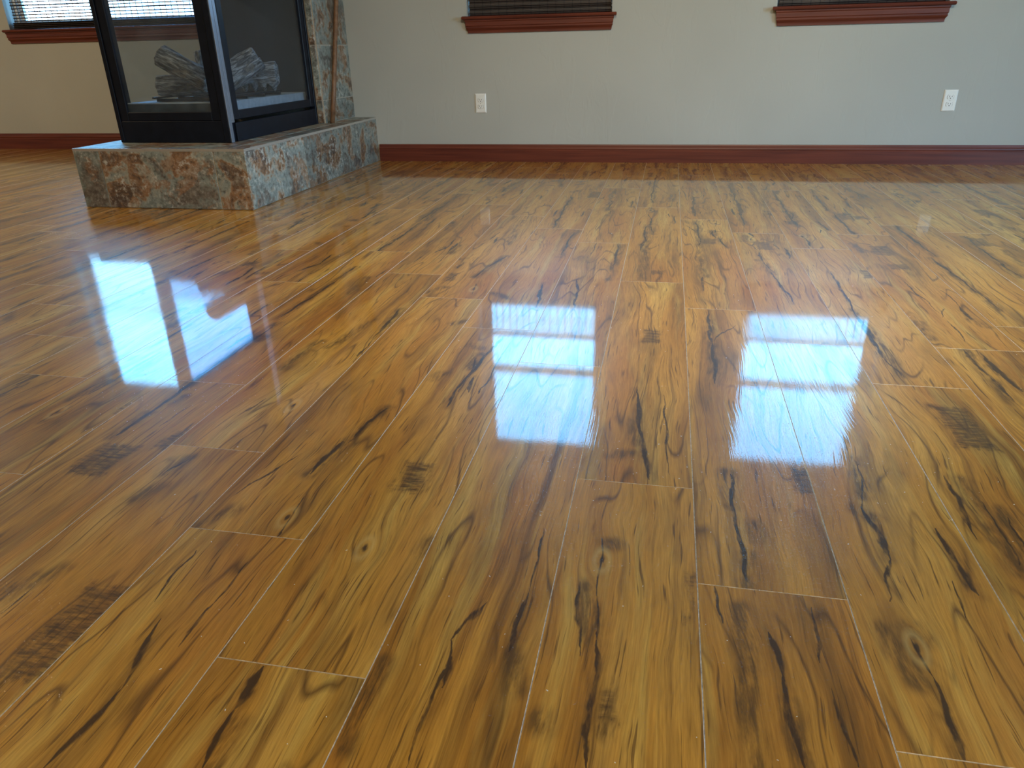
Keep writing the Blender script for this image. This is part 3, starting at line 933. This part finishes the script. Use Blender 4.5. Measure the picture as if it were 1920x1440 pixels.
# the glass fire box: black steel posts, rails, three panes
FX0, FX1, FY0, FY1 = -2.703, -2.085, 3.411, 4.395
FZ0, FZ1 = HZ + 0.001, 1.160
fp = empty('glass_fireplace', ((FX0 + FX1) / 2, (FY0 + FY1) / 2, HZ), label='black steel three-sided glass fireplace standing on the slate hearth', category='fireplace')
def part(name, mat, *boxes, bevel=0.002):
    mb = MB()
    for b in boxes:
        mb.box(*b)
    return mb.build(name, M[mat], fp, bevel=bevel)
ZB, ZG, ZT = 0.381, 0.423, 1.095      # base panel top, glass bottom, glass top
part('base_panel', 'black', (FX0 + 0.022, FX1 - 0.040, FY0 + 0.002, FY0 + 0.018, FZ0, ZB - 0.0004))
part('base_panel', 'black', (FX1 - 0.018, FX1 - 0.002, FY0 + 0.062, FY1 - 0.02, FZ0, ZB - 0.014))
part('base_panel', 'black', (FX0 + 0.002, FX0 + 0.018, FY0 + 0.062, FY1 - 0.02, FZ0, ZB - 0.014))
part('corner_post', 'black', (FX0, FX0 + 0.022, FY0, FY0 + 0.05, FZ0, FZ1))
part('corner_post', 'black', (FX1 - 0.040, FX1 - 0.006, FY0, FY0 + 0.018, FZ0, FZ1), (FX1 - 0.040, FX1 - 0.012, FY0 + 0.018, FY0 + 0.062, FZ0, FZ1))
part('edge_strip', 'steel', (FX1 - 0.0055, FX1, FY0 + 0.001, FY0 + 0.026, FZ0, FZ1), bevel=0.001)
part('edge_strip', 'steel', (FX1 - 0.0115, FX1 - 0.003, FY0 + 0.034, FY0 + 0.056, FZ0 + 0.09, FZ1 - 0.02), bevel=0.001)
part('corner_post', 'black', (FX1 - 0.035, FX1, FY1 - 0.020, FY1, FZ0, FZ1))
part('corner_post', 'black', (FX0, FX0 + 0.035, FY1 - 0.020, FY1, FZ0, FZ1))
part('top_panel', 'black', (FX0 + 0.001, FX1 - 0.001, FY0 + 0.001, FY1, ZT + 0.032, FZ1 + 0.004))
def door(name, fn, a0, a1, gm):
    """framed pane; fn(a0,a1,d0,d1,z0,z1)->box"""
    mb = MB()
    t = 0.046
    for q in ((a0, a0 + t, ZB, ZT + 0.030), (a1 - t, a1, ZB, ZT + 0.030), (a0 + t, a1 - t, ZB, ZG), (a0 + t, a1 - t, ZT, ZT + 0.030)):
        mb.box(*fn(q[0], q[1], 0.004, 0.022, q[2], q[3]))
    d = mb.build(name, M['black'], fp, bevel=0.003)
    mb = MB()
    mb.box(*fn(a0 + t - 0.004, a1 - t + 0.004, 0.012, 0.016, ZG - 0.004, ZT + 0.004))
    mb.build('pane', M[gm], d)
door('door_frame', lambda a, b, d0, d1, z0, z1: (a, b, FY0 + d0, FY0 + d1, z0, z1), FX0 + 0.024, FX1 - 0.042, 'fglass')
door('door_frame', lambda a, b, d0, d1, z0, z1: (FX1 - d1, FX1 - d0, a, b, z0, z1), FY0 + 0.064, FY1 - 0.022, 'sglass')
door('door_frame', lambda a, b, d0, d1, z0, z1: (FX0 + d0, FX0 + d1, a, b, z0, z1), FY0 + 0.064, FY1 - 0.022, 'sglass')
part('back_panel', 'backp', (FX0 + 0.036, FX1 - 0.036, FY1 - 0.016, FY1 - 0.004, ZB, ZT + 0.03), bevel=0)
TX0, TX1, TY0, TY1, TZ = FX0 + 0.034, FX1 - 0.050, FY0 + 0.060, FY1 - 0.022, 0.462
part('burner_tray', 'tray', (TX0, TX1, TY0, TY1, 0.400, TZ), bevel=0.003)
part('tray_front', 'traydark', (TX0, TX1, TY0 - 0.008, TY0 - 0.001, 0.400, TZ - 0.004), bevel=0.001)
part('floor_pan', 'black', (FX0 + 0.024, FX1 - 0.026, FY0 + 0.024, FY1 - 0.022, 0.385, 0.399), bevel=0)
# dark steel grate under the logs
gr = MB()
for yy in (3.56, 3.74, 3.92, 4.10):
    gr.box(-2.56, -2.16, yy, yy + 0.014, TZ + 0.001, TZ + 0.015)
gr.box(-2.555, -2.541, 3.52, 4.16, TZ + 0.0155, TZ + 0.024)
gr.box(-2.300, -2.286, 3.52, 4.16, TZ + 0.0155, TZ + 0.024)
gr.box(-2.19, -2.176, 3.52, 4.16, TZ + 0.0155, TZ + 0.024)
gr.build('log_grate', M['black'], fp)

# ceramic logs, each its own thing
def log(p0, p1, r0, r1, label, seed, jag=0.0):
    p0, p1 = Vector(p0), Vector(p1)
    d = (p1 - p0)
    L = d.length
    d.normalize()
    a = d.cross(Vector((0, 0, 1))).normalized()
    b = a.cross(d)
    rings = []
    rot = d.to_track_quat('Z', 'Y')
    inv = rot.inverted()
    nl, ns_ = 26, 26
    for i in range(-3, nl + 4):
        t = min(max(i / nl, 0), 1)
        cap = {-3: 0.05, -2: 0.60, -1: 0.88, nl + 1: 0.88, nl + 2: 0.60, nl + 3: 0.05}.get(i, 1.0)
        end = {-3: -0.003, -2: -0.004, -1: -0.002, nl + 1: 0.002, nl + 2: 0.004, nl + 3: 0.003}.get(i, 0.0)
        r = (r0 + (r1 - r0) * t) * cap
        ring = []
        for j in range(ns_):
            an = 2 * math.pi * j / ns_
            n1 = noise.noise(Vector((math.cos(an) * 2.4, math.sin(an) * 2.4, t * 1.6 + seed * 9.1)))
            n2 = noise.noise(Vector((math.cos(an) * 6.5, math.sin(an) * 6.5, t * 4.0 + seed * 4.7)))
            rr_ = r * (1 + 0.16 * n1 + 0.15 * n2)
            pt = p0 + d * (t * L + end + 0.012 * n1 * (1 if cap < 1 else 0)) + a * math.cos(an) * rr_ + b * math.sin(an) * rr_
            if jag and math.sin(an) < -0.25:
                z = 0.5 + 0.5 * math.cos(t * 2 * math.pi * 4.0)
                pt += Vector((0, 0, jag * z * (-math.sin(an) - 0.25)))
            ring.append(pt)
        rings.append(ring)
    mb = MB()
    mb.rings([[inv @ (q - p0) for q in rg] for rg in rings])
    o = mb.build('ceramic_log', M['bark'], None, smooth=True, label=label, category='log', group='ceramic fire logs')
    o.location = p0
    o.rotation_mode = 'QUATERNION'
    o.rotation_quaternion = rot
    return o
log((-2.600, 3.66, 0.533), (-2.335, 3.74, 0.530), 0.050, 0.054, 'dark grey ceramic log lying lowest behind the front pane', 1)
log((-2.510, 3.590, 0.672), (-2.281, 3.615, 0.553), 0.053, 0.056, 'dark ceramic log leaning down to the right behind the front pane', 2)
log((-2.460, 3.86, 0.689), (-2.445, 3.83, 0.560), 0.028, 0.034, 'dark pointed log stub upright behind the corner post', 3)
log((-2.330, 3.84, 0.555), (-2.178, 3.94, 0.655), 0.076, 0.056, 'pale grey ceramic log slanting up to the right behind the side pane', 4)
log((-2.350, 4.03, 0.556), (-2.160, 4.10, 0.556), 0.074, 0.074, 'tan grey ceramic log with jagged underside at the right of the pile', 5, 0.05)

# stick leaning on the tiled side
mb = MB()
pp = [(-2.010, 4.425, HZ + 0.001), (-2.014, 4.53, 0.52), (-2.018, 4.66, 0.85), (-2.020, 4.76, 1.10), (-2.022, 4.836, 1.30)]
mb.tube(pp, [0.0145, 0.0142, 0.0138, 0.0135, 0.013], 12)
mb.build('wooden_stick', M['stick'], None, smooth=True, label='brown wooden stick leaning against the slate tiles at the back of the hearth', category='stick')

# ------------------------------------------------------------------ outlets
def outlet(x, z, label):
    root = empty('wall_outlet', (x, YB, z), label=label, category='outlet', group='white duplex wall outlets')
    w_, h_ = 0.0355, 0.0575
    mb = MB()
    mb.rings([[(x - w_, YB, z - h_), (x + w_, YB, z - h_), (x + w_, YB, z + h_), (x - w_, YB, z + h_)],
              [(x - w_, YB - 0.003, z - h_), (x + w_, YB - 0.003, z - h_), (x + w_, YB - 0.003, z + h_), (x - w_, YB - 0.003, z + h_)],
              [(x - w_ + 0.006, YB - 0.0065, z - h_ + 0.006), (x + w_ - 0.006, YB - 0.0065, z - h_ + 0.006), (x + w_ - 0.006, YB - 0.0065, z + h_ - 0.006), (x - w_ + 0.006, YB - 0.0065, z + h_ - 0.006)]])
    mb.build('cover_plate', M['plate'], root)
    for dz in (0.0195, -0.0195):
        mb = MB()
        def loop(k, y):
            out = []
            for j in range(24):
                t = 2 * math.pi * j / 24
                out.append((x + k * 0.0172 * math.cos(t), y, z + dz + max(-0.0122, min(0.0122, k * 0.0172 * math.sin(t)))))
            return out
        mb.rings([loop(1.0, YB - 0.0064), loop(1.0, YB - 0.0085), loop(0.94, YB - 0.0092)])
        f = mb.build('receptacle', M['plate'], root)
        mb = MB()
        mb.rings([loop(1.07, YB - 0.0063), loop(1.07, YB - 0.0067)])
        mb.build('recess_line', M['slot'], f)
        for a, hh in ((-0.0064, 0.0042), (0.0064, 0.0034)):
            mb = MB()
            mb.box(x + a - 0.0012, x + a + 0.0012, YB - 0.0096, YB - 0.0088, z + dz + 0.0030 - hh, z + dz + 0.0030 + hh)
            mb.build('slot', M['slot'], f)
        mb = MB()
        mb.rings([[(x + 0.0026 * math.cos(2 * math.pi * j / 10), yy, z + dz - 0.0068 + 0.0026 * math.sin(2 * math.pi * j / 10)) for j in range(10)] for yy in (YB - 0.0088, YB - 0.0096)])
        mb.build('ground_hole', M['slot'], f)
    mb = MB()
    mb.rings([[(x + 0.003 * math.cos(2 * math.pi * j / 10), yy, z + 0.003 * math.sin(2 * math.pi * j / 10)) for j in range(10)] for yy in (YB - 0.006, YB - 0.0078)])
    mb.build('screw', M['trimm'], root)
outlet(-1.177, 0.358, 'white duplex outlet below the middle window, nearer the fireplace')
outlet(1.567, 0.350, 'white duplex outlet at the right, beyond the right hand window')

# ------------------------------------------------------------------ housings for the added fill lamps (out of view)
for (x, yl), _, lab in FILL_LAMPS:
    lp = empty('added_fill_lamp', (x, yl, ZC), label=lab, category='ceiling lamp', group='added flush fill lamps')
    def disc(r, z):
        return [(x + r * math.cos(2 * math.pi * j / 28), yl + r * math.sin(2 * math.pi * j / 28), z) for j in range(28)]
    mb = MB()
    mb.rings([disc(0.20, ZC - 0.001), disc(0.20, ZC - 0.02), disc(0.185, ZC - 0.03)])
    mb.build('fill_lamp_body', M['white'], lp)
    mb = MB()
    mb.rings([disc(0.18, ZC - 0.0305), disc(0.17, ZC - 0.045), disc(0.10, ZC - 0.055)])
    mb.build('fill_lamp_diffuser', M['glow'], lp)

for (lx, ly), (tx, ty), lab in FILL_SPOTS:  # housings for the added fill spots
    lp = empty('added_fill_spot', (lx, ly, ZC), label=lab, category='spotlight', group='added fill spots')
    mb = MB()
    mb.rings([[(lx + 0.05 * math.cos(2 * math.pi * j / 20), ly + 0.05 * math.sin(2 * math.pi * j / 20), z) for j in range(20)] for z in (ZC - 0.001, ZC - 0.02)])
    mb.build('fill_spot_rose', M['white'], lp)
    d = (Vector((tx, ty, 0)) - Vector((lx, ly, 2.40))).normalized()
    c0 = Vector((lx, ly, 2.44))
    mb = MB()
    mb.tube([c0 - d * 0.10, c0 - d * 0.09, c0 - d * 0.03], [0.03, 0.045, 0.05], 20)
    mb.tube([Vector((lx, ly, ZC - 0.019)), c0 - d * 0.06], 0.010, 8)
    mb.build('fill_spot_head', M['white'], lp)

# ------------------------------------------------------------------ fine wood chips on the boards, partly painted glints
rr = random.Random(11)
mb = MB()
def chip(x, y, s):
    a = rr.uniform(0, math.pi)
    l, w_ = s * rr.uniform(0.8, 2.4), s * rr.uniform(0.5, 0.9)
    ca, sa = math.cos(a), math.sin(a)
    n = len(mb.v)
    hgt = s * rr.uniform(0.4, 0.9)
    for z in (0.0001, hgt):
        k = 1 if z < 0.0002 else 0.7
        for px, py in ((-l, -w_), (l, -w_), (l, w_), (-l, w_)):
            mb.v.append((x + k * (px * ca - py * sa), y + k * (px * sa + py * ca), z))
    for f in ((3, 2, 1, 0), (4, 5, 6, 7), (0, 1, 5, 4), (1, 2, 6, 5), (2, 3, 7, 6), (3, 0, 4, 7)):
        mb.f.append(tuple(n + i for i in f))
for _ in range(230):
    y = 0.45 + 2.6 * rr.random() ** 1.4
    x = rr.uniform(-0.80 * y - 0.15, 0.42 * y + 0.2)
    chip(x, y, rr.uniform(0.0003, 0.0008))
for (cx, cyy, sxx, syy, n) in ((-2.35, 2.62, 0.16, 0.05, 110), (-1.05, 1.30, 0.12, 0.10, 110), (-0.10, 1.10, 0.12, 0.07, 60), (0.30, 1.18, 0.16, 0.10, 90), (-0.15, 1.95, 0.15, 0.15, 50)):  # denser chips that stand in for glints on the glossy floor
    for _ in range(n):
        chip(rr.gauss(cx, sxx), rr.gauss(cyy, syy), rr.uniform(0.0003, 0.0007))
mb.build('sawdust_glints', M['sawdust_glints'], None, kind='stuff', label='pale wood chips and painted glints scattered over the glossy plank floor', category='sawdust_glints')
